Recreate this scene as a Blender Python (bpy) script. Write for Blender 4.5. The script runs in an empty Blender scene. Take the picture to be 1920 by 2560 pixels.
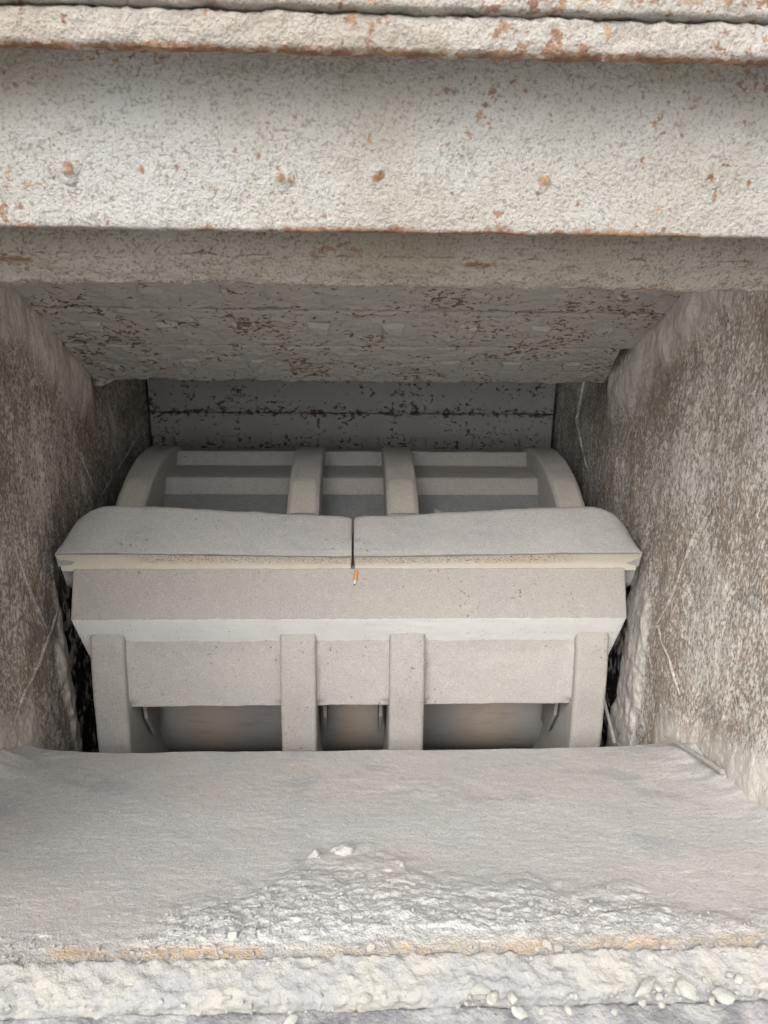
import bpy, bmesh, math, random
import numpy as np
from mathutils import Vector, Matrix, Euler

sc = bpy.context.scene
C = sc.collection
Z0 = 2.0                     # camera height above the yard

# ------------------------------------------------------------------ camera
cam_d = bpy.data.cameras.new("camera")
cam = bpy.data.objects.new("camera", cam_d)
C.objects.link(cam)
cam_d.sensor_fit = 'VERTICAL'
cam_d.sensor_height = 36.0
cam_d.lens = 1900.0 / 2560.0 * 36.0
cam_d.clip_start = 0.02
cam_d.clip_end = 500.0
PITCH, YAW, ROLL = math.radians(21.0), math.radians(2.35), math.radians(0.9)
cam.rotation_euler = (Matrix.Rotation(-YAW, 3, 'Z') @ Matrix.Rotation(math.pi / 2 - PITCH, 3, 'X')
                      @ Matrix.Rotation(ROLL, 3, 'Z')).to_euler()
cam.location = (0.005, 0.0, Z0)
cam_d.dof.use_dof = True
cam_d.dof.focus_distance = 1.75
cam_d.dof.aperture_fstop = 8.0
sc.camera = cam

# ------------------------------------------------------------------ daylight
SUN_EL, SUN_AZ = math.radians(49.0), math.radians(24.0)   # sun behind the camera, a little to its left
world = bpy.data.worlds.new("World")
sc.world = world
world.use_nodes = True
wn = world.node_tree
for n in list(wn.nodes):
    wn.nodes.remove(n)
sky = wn.nodes.new('ShaderNodeTexSky')
sky.sky_type = 'NISHITA'
sky.sun_disc = False
sky.sun_elevation = SUN_EL
sky.sun_rotation = math.pi + SUN_AZ
sky.dust_density = 4.0
sky.air_density = 1.0
hsv = wn.nodes.new('ShaderNodeHueSaturation')
hsv.inputs['Saturation'].default_value = 0.22
bgn = wn.nodes.new('ShaderNodeBackground')
bgn.inputs['Strength'].default_value = 0.15
wo = wn.nodes.new('ShaderNodeOutputWorld')
wn.links.new(sky.outputs[0], hsv.inputs['Color'])
wn.links.new(hsv.outputs[0], bgn.inputs['Color'])
wn.links.new(bgn.outputs[0], wo.inputs['Surface'])

sun_d = bpy.data.lights.new("sun", 'SUN')
sun_d.energy = 1.5
sun_d.angle = math.radians(60.0)
sun_d.color = (1.0, 0.99, 0.975)
sun = bpy.data.objects.new("sun", sun_d)
C.objects.link(sun)
# direction the light travels: away from the camera, to the right, downwards
ld = Vector((math.sin(SUN_AZ) * math.cos(SUN_EL), math.cos(SUN_AZ) * math.cos(SUN_EL), -math.sin(SUN_EL)))
sun.rotation_euler = ld.to_track_quat('-Z', 'Y').to_euler()
sun.location = (-2, -4, 6)

sc.view_settings.view_transform = 'Standard'
sc.view_settings.look = 'None'
sc.view_settings.exposure = 0.93
sc.view_settings.gamma = 1.0
sc.cycles.max_bounces = 8
sc.cycles.diffuse_bounces = 6

# ------------------------------------------------------------------ numpy noise
_rs = np.random.RandomState(7)
PERM = np.concatenate([_rs.permutation(256)] * 3)
GRAD = _rs.normal(size=(256, 3))
GRAD /= np.linalg.norm(GRAD, axis=1)[:, None]


def perlin(p, seed=0):
    p = np.asarray(p, float) + seed * 17.317
    i = np.floor(p).astype(int)
    f = p - i
    i &= 255
    u = f * f * f * (f * (f * 6 - 15) + 10)
    out = 0
    for dx in (0, 1):
        for dy in (0, 1):
            for dz in (0, 1):
                h = PERM[PERM[PERM[(i[:, 0] + dx) & 255] + ((i[:, 1] + dy) & 255)] + ((i[:, 2] + dz) & 255)]
                g = GRAD[h]
                d = g[:, 0] * (f[:, 0] - dx) + g[:, 1] * (f[:, 1] - dy) + g[:, 2] * (f[:, 2] - dz)
                w = (u[:, 0] if dx else 1 - u[:, 0]) * (u[:, 1] if dy else 1 - u[:, 1]) * (u[:, 2] if dz else 1 - u[:, 2])
                out = out + w * d
    return out * 1.5


def fbm(p, scale, octaves=4, seed=0, gain=0.5):
    p = np.asarray(p, float) * scale
    a, t = 1.0, 0.0
    for o in range(octaves):
        t = t + a * perlin(p * (2.03 ** o), seed + o * 3)
        a *= gain
    return t


def sstep(a, b, x):
    t = np.clip((x - a) / (b - a), 0, 1)
    return t * t * (3 - 2 * t)


# ------------------------------------------------------------------ object helpers
def world_of(o):
    v = Vector((0, 0, 0))
    while o is not None:
        v = v + o.location
        o = o.parent
    return v


def link(name, me, mat, parent, loc=None, rot=None):
    o = bpy.data.objects.new(name, me)
    C.objects.link(o)
    if mat is not None and not me.materials:
        me.materials.append(mat)
    if parent is not None:
        o.parent = parent
    if loc is not None:
        o.location = Vector(loc)
    if rot is not None:
        o.rotation_euler = rot
    return o


def mesh_np(name, V, F, mat, parent=None, origin=None, smooth_angle=None, attrs=None, recalc=False):
    """V: world vertices relative to the camera height (z + Z0 is added). One mesh object."""
    V = np.asarray(V, float).copy()
    V[:, 2] += Z0
    base = world_of(parent) if parent is not None else Vector(origin if origin is not None else (0, 0, 0))
    V -= np.array(base)
    me = bpy.data.meshes.new(name)
    me.from_pydata(V.tolist(), [], F if isinstance(F, list) else F.tolist())
    if attrs:
        for k, a in attrs.items():
            at = me.attributes.new(k, 'FLOAT', 'POINT')
            at.data.foreach_set('value', np.asarray(a, np.float32))
    if recalc:
        bm = bmesh.new()
        bm.from_mesh(me)
        bmesh.ops.recalc_face_normals(bm, faces=bm.faces)
        bm.to_mesh(me)
        bm.free()
    me.polygons.foreach_set('use_smooth', np.ones(len(me.polygons), bool))
    if smooth_angle:
        me.set_sharp_from_angle(angle=math.radians(smooth_angle))
    me.update()
    o = link(name, me, mat, parent)
    if parent is None:
        o.location = base
    return o


def tag(o, label=None, cat=None, group=None, kind=None):
    if label: o['label'] = label
    if cat: o['category'] = cat
    if group: o['group'] = group
    if kind: o['kind'] = kind
    return o


def thing(name, loc, label, cat, group=None):
    o = bpy.data.objects.new(name, None)
    o.empty_display_size = 0.05
    C.objects.link(o)
    o.location = (loc[0], loc[1], loc[2] + Z0)
    return tag(o, label, cat, group)


def round_poly(pts, r, ds, seg=4):
    """closed polygon in (y,z) with rounded corners, resampled"""
    n = len(pts)
    P = [np.array(p[:2], float) for p in pts]
    R = [(p[2] if len(p) > 2 else r) for p in pts]
    out = []
    for i in range(n):
        a, b, c = P[i - 1], P[i], P[(i + 1) % n]
        u = a - b; v = c - b
        lu, lv = np.linalg.norm(u), np.linalg.norm(v)
        u /= lu; v /= lv
        ang = math.acos(max(-1, min(1, float(u @ v))))
        rr = R[i]
        if rr <= 1e-6 or ang > 3.05:
            out.append(b); continue
        t = min(rr / math.tan(ang / 2), lu * .45, lv * .45)
        for k in range(seg + 1):
            s = k / seg
            out.append((b + u * t) * (1 - s) ** 2 + 2 * b * s * (1 - s) + (b + v * t) * s * s)
    res = []
    m = len(out)
    for i in range(m):
        a, b = out[i], out[(i + 1) % m]
        L = np.linalg.norm(b - a)
        k = max(1, int(math.ceil(L / ds)))
        for j in range(k):
            res.append(a + (b - a) * j / k)
    return np.array(res)


def sweep(name, pts, x0, x1, mat, parent, r=.006, ds=.008, dx=.01, capr=.006, disp=None, shape=None,
          smooth=40, origin=None, attr=None):
    """rounded profile in (y,z) extruded along x; disp(P, N) moves the skin along its normal; shape(P) edits points"""
    prof = round_poly(pts, r, ds)
    ar = 0.5 * np.sum(prof[:, 0] * np.roll(prof[:, 1], -1) - np.roll(prof[:, 0], -1) * prof[:, 1])
    if ar < 0:
        prof = prof[::-1]
    m = len(prof)
    tang = np.roll(prof, -1, 0) - np.roll(prof, 1, 0)
    tang /= np.linalg.norm(tang, axis=1)[:, None] + 1e-12
    nrm = np.stack([tang[:, 1], -tang[:, 0]], 1)
    cr = capr
    xs = [(x0, cr), (x0 + cr * .12, cr * .5), (x0 + cr * .5, cr * .12)]
    k = max(2, int(math.ceil((x1 - x0 - 2 * cr) / dx)))
    xs += [(x0 + cr + (x1 - x0 - 2 * cr) * i / k, 0.0) for i in range(k + 1)]
    xs += [(x1 - cr * .5, cr * .12), (x1 - cr * .12, cr * .5), (x1, cr)]
    V = []; N = []
    for x, ins in xs:
        q = prof - nrm * ins
        V.append(np.column_stack([np.full(m, x), q]))
        N.append(np.column_stack([np.zeros(m), nrm]))
    V = np.concatenate(V); N = np.concatenate(N)
    if shape is not None:
        V = shape(V)
    if disp is not None:
        V = V + N * disp(V, N)[:, None]
    F = []
    nx = len(xs)
    idx = np.arange(m)
    for i in range(nx - 1):
        a = i * m + idx; b = i * m + np.roll(idx, -1)
        F += np.stack([a, b, b + m, a + m], 1).tolist()
    F.append(list(range(m))[::-1])
    F.append([(nx - 1) * m + j for j in range(m)])
    at = {k_: fn(V, N) for k_, fn in attr.items()} if attr else None
    return mesh_np(name, V, F, mat, parent, origin=origin, smooth_angle=smooth, recalc=True, attrs=at)


def grid_faces(nu, nv, flip=False):
    i, j = np.meshgrid(np.arange(nu - 1), np.arange(nv - 1), indexing='ij')
    a = (i * nv + j).ravel()
    q = np.stack([a, a + nv, a + nv + 1, a + 1], 1)
    return q[:, ::-1] if flip else q


# ------------------------------------------------------------------ materials
class NT:
    def __init__(self, name):
        self.m = bpy.data.materials.new(name)
        self.m.use_nodes = True
        self.t = self.m.node_tree
        for n in list(self.t.nodes):
            self.t.nodes.remove(n)
        self.pos = self.n('ShaderNodeNewGeometry').outputs['Position']

    def n(self, kind, **kw):
        x = self.t.nodes.new(kind)
        for k, v in kw.items():
            setattr(x, k, v)
        return x

    def put(self, sock, v):
        if hasattr(v, 'node'):
            self.t.links.new(v, sock)
        else:
            sock.default_value = v

    def vec(self, scale, loc=(0, 0, 0), rot=(0, 0, 0)):
        mp = self.n('ShaderNodeMapping')
        self.put(mp.inputs['Vector'], self.pos)
        mp.inputs['Location'].default_value = loc
        mp.inputs['Rotation'].default_value = rot
        mp.inputs['Scale'].default_value = scale
        return mp.outputs[0]

    def noise(self, scale, detail=3, rough=.6, vec=None, dist=0.0):
        x = self.n('ShaderNodeTexNoise')
        self.put(x.inputs['Vector'], vec if vec is not None else self.pos)
        x.inputs['Scale'].default_value = scale
        x.inputs['Detail'].default_value = detail
        x.inputs['Roughness'].default_value = rough
        x.inputs['Distortion'].default_value = dist
        return x.outputs['Fac']

    def voro(self, scale, vec=None, feature='F1', out='Distance', rnd=1.0):
        x = self.n('ShaderNodeTexVoronoi', feature=feature)
        self.put(x.inputs['Vector'], vec if vec is not None else self.pos)
        x.inputs['Scale'].default_value = scale
        x.inputs['Randomness'].default_value = rnd
        return x.outputs[out]

    def step(self, v, a, b, lo=0.0, hi=1.0):
        x = self.n('ShaderNodeMapRange', interpolation_type='SMOOTHSTEP')
        self.put(x.inputs['Value'], v)
        x.inputs['From Min'].default_value = a
        x.inputs['From Max'].default_value = b
        x.inputs['To Min'].default_value = lo
        x.inputs['To Max'].default_value = hi
        return x.outputs[0]

    def math(self, op, a, b=0.0, clamp=False):
        x = self.n('ShaderNodeMath', operation=op)
        x.use_clamp = clamp
        self.put(x.inputs[0], a)
        self.put(x.inputs[1], b)
        return x.outputs[0]

    def mix(self, fac, a, b):
        x = self.n('ShaderNodeMix', data_type='RGBA')
        self.put(x.inputs['Factor'], fac)
        self.put(x.inputs['A'], a if hasattr(a, 'node') else (*a, 1))
        self.put(x.inputs['B'], b if hasattr(b, 'node') else (*b, 1))
        return x.outputs['Result']

    def attr(self, name):
        x = self.n('ShaderNodeAttribute', attribute_name=name)
        return x.outputs['Fac']

    def normal_z(self):
        g = self.n('ShaderNodeNewGeometry')
        s = self.n('ShaderNodeSeparateXYZ')
        self.t.links.new(g.outputs['Normal'], s.inputs[0])
        return s.outputs

    def bump(self, layers):
        """layers: (height socket, distance in m, strength)"""
        nn = None
        for h, d, s in layers:
            b = self.n('ShaderNodeBump')
            b.inputs['Strength'].default_value = s
            b.inputs['Distance'].default_value = d
            self.put(b.inputs['Height'], h)
            if nn is not None:
                self.t.links.new(nn, b.inputs['Normal'])
            nn = b.outputs[0]
        return nn

    def done(self, col, rough=.95, normal=None, metallic=0.0, spec=.15):
        p = self.n('ShaderNodeBsdfPrincipled')
        self.put(p.inputs['Base Color'], col if hasattr(col, 'node') else (*col, 1))
        self.put(p.inputs['Roughness'], rough)
        p.inputs['Metallic'].default_value = metallic
        p.inputs['Specular IOR Level'].default_value = spec
        if normal is not None:
            self.t.links.new(normal, p.inputs['Normal'])
        o = self.n('ShaderNodeOutputMaterial')
        self.t.links.new(p.outputs[0], o.inputs['Surface'])
        return self.m


def mat_rotor(name, base, var, grain=1.0):
    """rotor steel under a thin even coat of fine stone powder"""
    t = NT(name)
    big = t.noise(7, 3, .6)
    mid = t.noise(45, 4, .65)
    col = t.mix(t.step(big, .35, .7), base, var)
    col = t.mix(t.step(mid, .4, .75, 0, .35), col, tuple(c * 1.12 for c in base))
    g = t.math('ADD', t.math('MULTIPLY', t.noise(420, 2, .6), .5), t.math('MULTIPLY', t.noise(230, 2, .6), .5))
    col = t.mix(t.step(g, .53, .66, 0, .55), col, tuple(min(.8, c * 1.5) for c in base))
    col = t.mix(t.step(g, .47, .35, 0, .5), col, tuple(c * .62 for c in base))
    pit = t.math('MULTIPLY', t.step(t.noise(130, 1, .5), .68, .74), t.step(t.noise(9, 2, .5), .5, .62))
    col = t.mix(t.math('MULTIPLY', pit, .75), col, (.12, .11, .10))
    nb = t.bump([(t.noise(38, 4, .6), .006, .35), (g, .0030, .55 * grain), (pit, -.002, .5)])
    return t.done(col, .95, nb, spec=.1)


def mat_pale_steel():
    """scoured underside of the blow bar holder: pale, slightly green grey with pits"""
    t = NT('scoured_pale_metal')
    col = t.mix(t.step(t.noise(16, 4, .6), .35, .7), (.80, .785, .75), (.83, .82, .79))
    pit = t.step(t.noise(170, 2, .6), .64, .70)
    pit = t.math('MULTIPLY', pit, t.step(t.noise(14, 2, .5), .45, .62))
    col = t.mix(t.math('MULTIPLY', pit, .7), col, (.16, .14, .12))
    g = t.noise(350, 2, .6)
    nb = t.bump([(t.noise(60, 3, .6), .0015, .3), (g, .002, .5)])
    return t.done(col, .9, nb)


def mat_bar_face():
    """worn striking face of the blow bar: cream with small rusty pits"""
    t = NT('worn_striking_face')
    v = t.vec((1, 1, 2.2))
    col = t.mix(t.step(t.noise(5, 3, .6), .4, .62), (.66, .61, .53), (.65, .57, .47))
    col = t.mix(t.step(t.noise(90, 3, .6), .5, .75, 0, .5), col, (.74, .70, .62))
    pit = t.math('MULTIPLY', t.step(t.noise(230, 2, .55, vec=v), .55, .61), t.attr('pits'))
    col = t.mix(t.math('MULTIPLY', pit, .85), col, (.13, .08, .05))
    nb = t.bump([(t.noise(200, 3, .6), .002, .4), (pit, -.002, .6)])
    return t.done(col, .9, nb)


def mat_wall(name, brown, dust, cover, seed):
    """wall liner: streaks of dark brown steel showing through clinging stone powder"""
    t = NT(name)
    off = (seed * 3.1, seed * 1.7, seed * .9)
    st = t.vec((1, 1, .62), loc=off, rot=(math.radians(-14), 0, 0))
    st2 = t.vec((1, 1, .6), loc=off, rot=(math.radians(9), 0, 0))
    fine = t.noise(165, 4, .68, vec=st, dist=.1)
    mid = t.noise(78, 4, .65, vec=st2, dist=.1)
    big = t.noise(4.2, 3, .55, vec=t.vec((1, 1, 1), loc=off))
    s = t.math('ADD', t.math('MULTIPLY', fine, .62), t.math('MULTIPLY', mid, .38))
    s = t.math('ADD', s, t.math('MULTIPLY', t.math('SUBTRACT', big, .5), .34))
    mask = t.step(s, cover - .075, cover + .075)
    crust = t.attr('crust')
    mask = t.math('MULTIPLY', mask, t.math('SUBTRACT', 1.0, crust, True))
    dcol = t.mix(t.step(t.noise(11, 3, .6), .35, .7), dust, tuple(c * .86 for c in (dust[0] * .96, dust[1], dust[2] * 1.03)))
    hue = t.step(t.noise(23, 2, .6), .4, .62)
    bcol = t.mix(hue, brown, (brown[0] * .66, brown[1] * .68, brown[2] * .72))
    sp = t.noise(300, 2, .6)
    dcol = t.mix(t.step(sp, .54, .74, 0, .45), dcol, tuple(min(.8, c * 1.4) for c in dust))
    col = t.mix(t.math('MULTIPLY', mask, .82), dcol, bcol)
    gap_shade = t.attr('gap_shade')
    col = t.mix(t.math('MULTIPLY', gap_shade, t.step(t.noise(26, 4, .65, vec=st), .36, .5)), col, (.025, .025, .027))  # near-black shade of the rotor gap, broken up by noise
    nb = t.bump([(mid, .012, .5), (mask, -.0035, .5), (sp, .0025, .6)])
    return t.done(col, .95, nb)


def mat_apron(name, base, stain, amount, coarse):
    """impact apron plate caked with dust, dark moss-brown spots where the cake has fallen off"""
    t = NT(name)
    st = t.vec((1, 1.35, 1.35))
    sp = t.noise(coarse, 4, .68, vec=st, dist=.15)
    zone = t.noise(9.0, 4, .65)
    s = t.math('ADD', sp, t.math('MULTIPLY', t.math('SUBTRACT', zone, .5), .62))
    s = t.math('ADD', s, t.math('MULTIPLY', t.attr('edge'), .13))
    mask = t.step(s, amount - .02, amount + .08)
    red = t.step(t.noise(10, 2, .5), .5, .62)
    scol = t.mix(red, stain, (stain[0] * 1.15, stain[1] * .8, stain[2] * .7))
    col = t.mix(t.step(t.noise(9, 4, .6), .35, .7), base, (base[0] * 1.16, base[1] * 1.1, base[2] * 1.05))
    sp2 = t.noise(330, 2, .6)
    col = t.mix(t.step(sp2, .52, .75, 0, .4), col, tuple(c * 1.4 for c in base))
    col = t.mix(t.math('MULTIPLY', mask, .9), col, scol)
    nb = t.bump([(t.noise(55, 5, .65, vec=st), .010, .55), (mask, -.004, .6), (sp2, .0016, .5)])
    return t.done(col, .96, nb)


def mat_beam(name, base, dirt, rustiness, freck):
    """front beam: white-grey powder stucco with grey flecks, rust along its edges"""
    t = NT(name)
    g = t.noise(190, 3, .62)
    g2 = t.noise(420, 2, .6)
    col = t.mix(t.step(t.noise(6, 4, .6), .32, .7), base, (base[0] * .93, base[1] * .90, base[2] * .86))
    fl = t.math('ADD', t.math('MULTIPLY', g, .45), t.math('MULTIPLY', t.noise(60, 3, .6), .25))
    fl = t.math('ADD', fl, t.math('MULTIPLY', t.noise(330, 2, .6), .30))
    col = t.mix(t.step(fl, .52, .38, 0, .8), col, dirt)
    col = t.mix(t.step(g2, .55, .75, 0, .4), col, tuple(min(.82, c * 1.3) for c in base))
    tint = t.step(t.noise(3.1, 3, .6, vec=t.vec((1, 1, 1), loc=(.7, 0, .3))), .46, .66, 0, .5)
    col = t.mix(tint, col, (base[0] * .72, base[1] * .64, base[2] * .54))
    # scattered rust freckles and brown washes
    fr = t.math('ADD', t.noise(75, 3, .6), t.math('MULTIPLY', t.math('SUBTRACT', t.noise(9, 2, .5), .5), .55))
    m = t.step(fr, freck, freck + .055)
    e = t.attr('rust')
    er = t.math('ADD', t.math('MULTIPLY', t.noise(95, 4, .65), .6), t.math('MULTIPLY', t.noise(14, 2, .5), .4))
    er = t.step(t.math('ADD', er, t.math('MULTIPLY', t.math('SUBTRACT', e, .8), .55)), .42, .56)
    m = t.math('MAXIMUM', t.math('MULTIPLY', m, rustiness), er)
    rc = t.mix(t.step(t.noise(40, 3, .6), .42, .66), (.21, .092, .045), (.36, .225, .12))
    rc = t.mix(t.step(t.noise(160, 2, .6), .5, .65, 0, .6), rc, (.10, .055, .035))
    col = t.mix(t.math('MULTIPLY', m, .85), col, rc)
    nb = t.bump([(t.noise(26, 4, .6), .008, .3), (g, .0075, .75), (g2, .002, .5)])
    return t.done(col, .96, nb)


def mat_dust(name):
    """loose stone dust on the chute"""
    t = NT(name)
    g = t.noise(380, 2, .6)
    mid = t.noise(90, 4, .65, vec=t.vec((.85, 1, 1)))
    big = t.noise(3.4, 3, .55)
    col = t.mix(t.step(big, .38, .62), (.44, .43, .412), (.475, .445, .42))
    patch = t.step(t.noise(5.5, 3, .6, vec=t.vec((1, 1, 1), loc=(2.2, .4, 0))), .57, .68)
    col = t.mix(t.math('MULTIPLY', patch, .5), col, (.29, .295, .30))
    col = t.mix(t.step(mid, .52, .72, 0, .5), col, (.47, .46, .445))
    col = t.mix(t.step(mid, .44, .28, 0, .4), col, (.27, .265, .26))
    w = t.attr('coarse')
    col = t.mix(t.math('MULTIPLY', w, t.step(t.noise(30, 4, .6), .35, .7, 0, .8)), col, (.45, .445, .43))
    g = t.math('ADD', t.math('MULTIPLY', g, .5), t.math('MULTIPLY', t.noise(170, 3, .65), .5))
    col = t.mix(t.step(g, .52, .66, 0, .6), col, (.58, .575, .56))
    col = t.mix(t.step(g, .48, .34, 0, .55), col, (.20, .195, .19))
    e = t.attr('rust')
    er = t.math('MULTIPLY', e, t.step(t.math('ADD', t.math('MULTIPLY', t.noise(60, 4, .65), .4),
                                             t.math('MULTIPLY', t.noise(9, 2, .5), .6)), .42, .62))
    oc = t.mix(t.step(t.noise(24, 3, .6), .4, .6), (.56, .42, .235), (.50, .33, .17))
    col = t.mix(t.math('MULTIPLY', er, .75), col, oc)
    pits = t.voro(260)
    nb = t.bump([(t.noise(45, 5, .65, vec=t.vec((.8, 1, 1))), .004, .22), (mid, .002, .2), (g, .0042, .65),
                 (t.math('MULTIPLY', pits, w), .003, .45)])
    return t.done(col, .97, nb)


def mat_plain(name, a, b, scale, bumpd=.003, grain=300, gb=.0015):
    t = NT(name)
    col = t.mix(t.step(t.noise(scale, 4, .6), .35, .68), a, b)
    g = t.noise(grain, 2, .6)
    col = t.mix(t.step(g, .55, .75, 0, .4), col, tuple(min(.8, c * 1.35) for c in a))
    nb = t.bump([(t.noise(scale * 3, 4, .6), bumpd, .5), (g, gb, .6)])
    return t.done(col, .95, nb)


def mat_worn_steel():
    """uncoated shaft drum inside the rotor, brown polished by dust"""
    t = NT('worn_brown_steel')
    col = t.mix(t.attr('brown'), (.46, .455, .44), (.70, .58, .48))
    col = t.mix(t.step(t.noise(60, 3, .6, vec=t.vec((.2, 1, 1))), .5, .75, 0, .35), col, (.26, .20, .15))
    nb = t.bump([(t.noise(80, 3, .6), .001, .3)])
    return t.done(col, .55, nb, spec=.4)


M_ROTOR = mat_rotor('powdered_rotor', (.355, .325, .296), (.335, .315, .293))
M_BAR = mat_rotor('powdered_blow_bar', (.39, .372, .348), (.355, .345, .33), .6)
M_DISC = mat_rotor('powdered_disc', (.375, .35, .322), (.40, .375, .345))
M_FACET = mat_rotor('fresh_powder_facet', (.46, .425, .37), (.43, .40, .35))
M_PLATE = mat_rotor('powdered_plate', (.43, .402, .37), (.40, .382, .358), .6)
M_POCKET = mat_rotor('dark_pocket_steel', (.20, .205, .205), (.165, .17, .172))  # darker tone than the other rotor coats
M_PALE = mat_pale_steel()
M_FACE = mat_bar_face()
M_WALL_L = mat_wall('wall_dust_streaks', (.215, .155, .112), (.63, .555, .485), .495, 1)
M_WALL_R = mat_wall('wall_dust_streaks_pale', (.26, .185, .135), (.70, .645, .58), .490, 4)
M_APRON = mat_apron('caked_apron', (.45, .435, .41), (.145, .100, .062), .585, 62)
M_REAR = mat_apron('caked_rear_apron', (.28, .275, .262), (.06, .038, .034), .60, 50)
M_BEAM = mat_beam('powdered_beam', (.435, .425, .40), (.21, .19, .165), .85, .635)
M_LIP = mat_beam('rusty_powdered_flange', (.42, .40, .372), (.25, .20, .165), .9, .615)
M_UNDER = mat_beam('powdered_under_plate', (.42, .39, .35), (.14, .11, .085), .7, .65)
M_DUST = mat_dust('stone_dust')
M_STEEL = mat_worn_steel()
M_STONE = mat_plain('pale_limestone', (.41, .39, .345), (.35, .34, .315), 40, .003)
M_GRIT = mat_plain('dusty_grit', (.36, .352, .335), (.31, .305, .295), 40, .003)
M_CLOD = mat_plain('dust_clod', (.41, .40, .39), (.45, .44, .42), 60, .004)
M_DARK = mat_plain('dark_casing_steel', (.06, .058, .055), (.09, .085, .08), 12)
M_SILL = mat_plain('powdered_sill', (.35, .332, .298), (.285, .28, .275), 22, .006, 190, .0045)
M_FRAME = mat_plain('stained_frame', (.17, .17, .178), (.36, .345, .33), 22, .006, 160, .006)
M_ROD = mat_plain('dusty_rod', (.40, .38, .35), (.30, .28, .25), 120, .002, 350)
M_CLIP = mat_rotor('powdered_lock_plate', (.33, .32, .30), (.30, .29, .28))


def crumbs(a1, s1, a2=0.0, s2=60, seed=0, octs=3):
    def f(P, N):
        d = a1 * fbm(P, s1, octs, seed)
        if a2:
            d = d + a2 * fbm(P, s2, 3, seed + 5)
        return d
    return f


# ------------------------------------------------------------------ unseen casing, added to keep daylight out of the chamber
def plain_box(name, x0, x1, y0, y1, z0, z1, mat, parent=None):
    V = [(x, y, z) for x in (x0, x1) for y in (y0, y1) for z in (z0, z1)]
    F = [[0, 1, 3, 2], [4, 6, 7, 5], [0, 4, 5, 1], [2, 3, 7, 6], [0, 2, 6, 4], [1, 5, 7, 3]]
    return mesh_np(name, np.array(V), F, mat, parent, smooth_angle=30)


WX = 0.77
shell = []
for (a, b, c_, d, e, f_) in ((-.95, .95, 1.30, 3.1, .38, .42), (-.95, .95, 3.04, 3.1, -2.0, .38),
                             (-.95, .95, 1.44, 3.04, -2.0, -1.95), (-.95, .95, 1.40, 1.44, -2.0, -1.26)):
    bm_ = bmesh.new()
    shell.append((a, b, c_, d, e, f_))
V, F = [], []
for (a, b, c_, d, e, f_) in shell:
    k = len(V)
    V += [(x, y, z) for x in (a, b) for y in (c_, d) for z in (e, f_)]
    F += [[k + i for i in q] for q in ([0, 1, 3, 2], [4, 6, 7, 5], [0, 4, 5, 1], [2, 3, 7, 6], [0, 2, 6, 4], [1, 5, 7, 3])]
tag(mesh_np('casing', np.array(V, float), F, M_DARK, smooth_angle=30), kind='structure')


M_YARD = mat_plain('pale_yard_gravel', (.34, .33, .31), (.42, .41, .39), 3.0, .01, 60)
gxs = np.linspace(-40, 40, 60); gys = np.linspace(-60, 20, 60)
GX, GY = [a.ravel() for a in np.meshgrid(gxs, gys, indexing='ij')]
GP = np.stack([GX, GY, -2.03 + 0 * GX], 1)
GP[:, 2] += np.minimum(0, .03 * fbm(GP, .2, 3, 400))
tag(mesh_np('bounce_ground', GP, grid_faces(60, 60), M_YARD), kind='structure')  # unseen yard sheet, added to bounce light up under the apron


# ------------------------------------------------------------------ side walls
def side_wall(sgn, mat, label, seed):
    t = thing('side_wall', (sgn * WX, 1.8, -1.95), label, 'wall')
    ys = np.linspace(.50, 3.03, 420)
    zs = np.linspace(-1.94, .36, 380)
    Y, Z = [a.ravel() for a in np.meshgrid(ys, zs, indexing='ij')]
    P = np.stack([np.full_like(Y, sgn * WX), Y, Z], 1)
    q = np.stack([Y * 1.0, Z * .45, np.zeros_like(Y)], 1)
    d = .0018 * fbm(P, 65, 3, seed + 2) + .0035 * fbm(q, 22, 4, seed) + .006 * fbm(q, 4.5, 3, seed + 9)
    # caked powder beside the rotor and under the apron ends
    wob = .05 * fbm(P, 5, 3, seed + 20) + .018 * fbm(P, 22, 3, seed + 21)
    low = sstep(-.80, -1.0, Z + wob * .8)
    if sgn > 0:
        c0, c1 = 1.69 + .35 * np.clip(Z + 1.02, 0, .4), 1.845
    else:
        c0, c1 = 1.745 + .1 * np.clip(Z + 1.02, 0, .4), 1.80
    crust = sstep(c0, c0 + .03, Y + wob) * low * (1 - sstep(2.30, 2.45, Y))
    gap_shade = sstep(c1, c1 + .02, Y + wob * .4) * low  # shade of the unlit gap beside the rotor, painted dark and set back
    apz = -.141 - .66 * (Y - 1.768)
    ap = sstep(.16, .02, np.abs(Z - apz + .03 + wob)) * sstep(1.45, 1.6, Y) * sstep(2.28, 2.18, Y)
    crust = np.maximum(crust, ap)
    foot = .85 * sstep(.10, .0, Z - (-.607 - .39 * Y) - .05 + wob) * sstep(1.62, 1.52, Y)
    crust = np.maximum(crust, foot)
    # plaques of pale powder lower on the wall
    d += crust * (1 - .7 * foot) * (.009 + .004 * fbm(P * [1, 1, .4], 16, 3, seed + 30) - .004 * np.abs(fbm(P * [1, 1, .5], 30, 4, seed + 31)))
    d += ap * .012
    d -= gap_shade * .016
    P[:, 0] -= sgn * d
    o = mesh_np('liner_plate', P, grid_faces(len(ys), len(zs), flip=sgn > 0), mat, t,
                attrs={'crust': np.clip(crust, 0, 1), 'gap_shade': np.clip(gap_shade, 0, 1)})
    plain_box('backing_plate', min(sgn * (WX + .03), sgn * (WX + .06)), max(sgn * (WX + .03), sgn * (WX + .06)), .5, 3.03, -1.94, .36, M_DARK, t)
    return t


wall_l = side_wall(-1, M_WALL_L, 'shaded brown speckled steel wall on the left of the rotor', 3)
wall_r = side_wall(1, M_WALL_R, 'bright powder streaked steel wall on the right of the rotor', 8)


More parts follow.
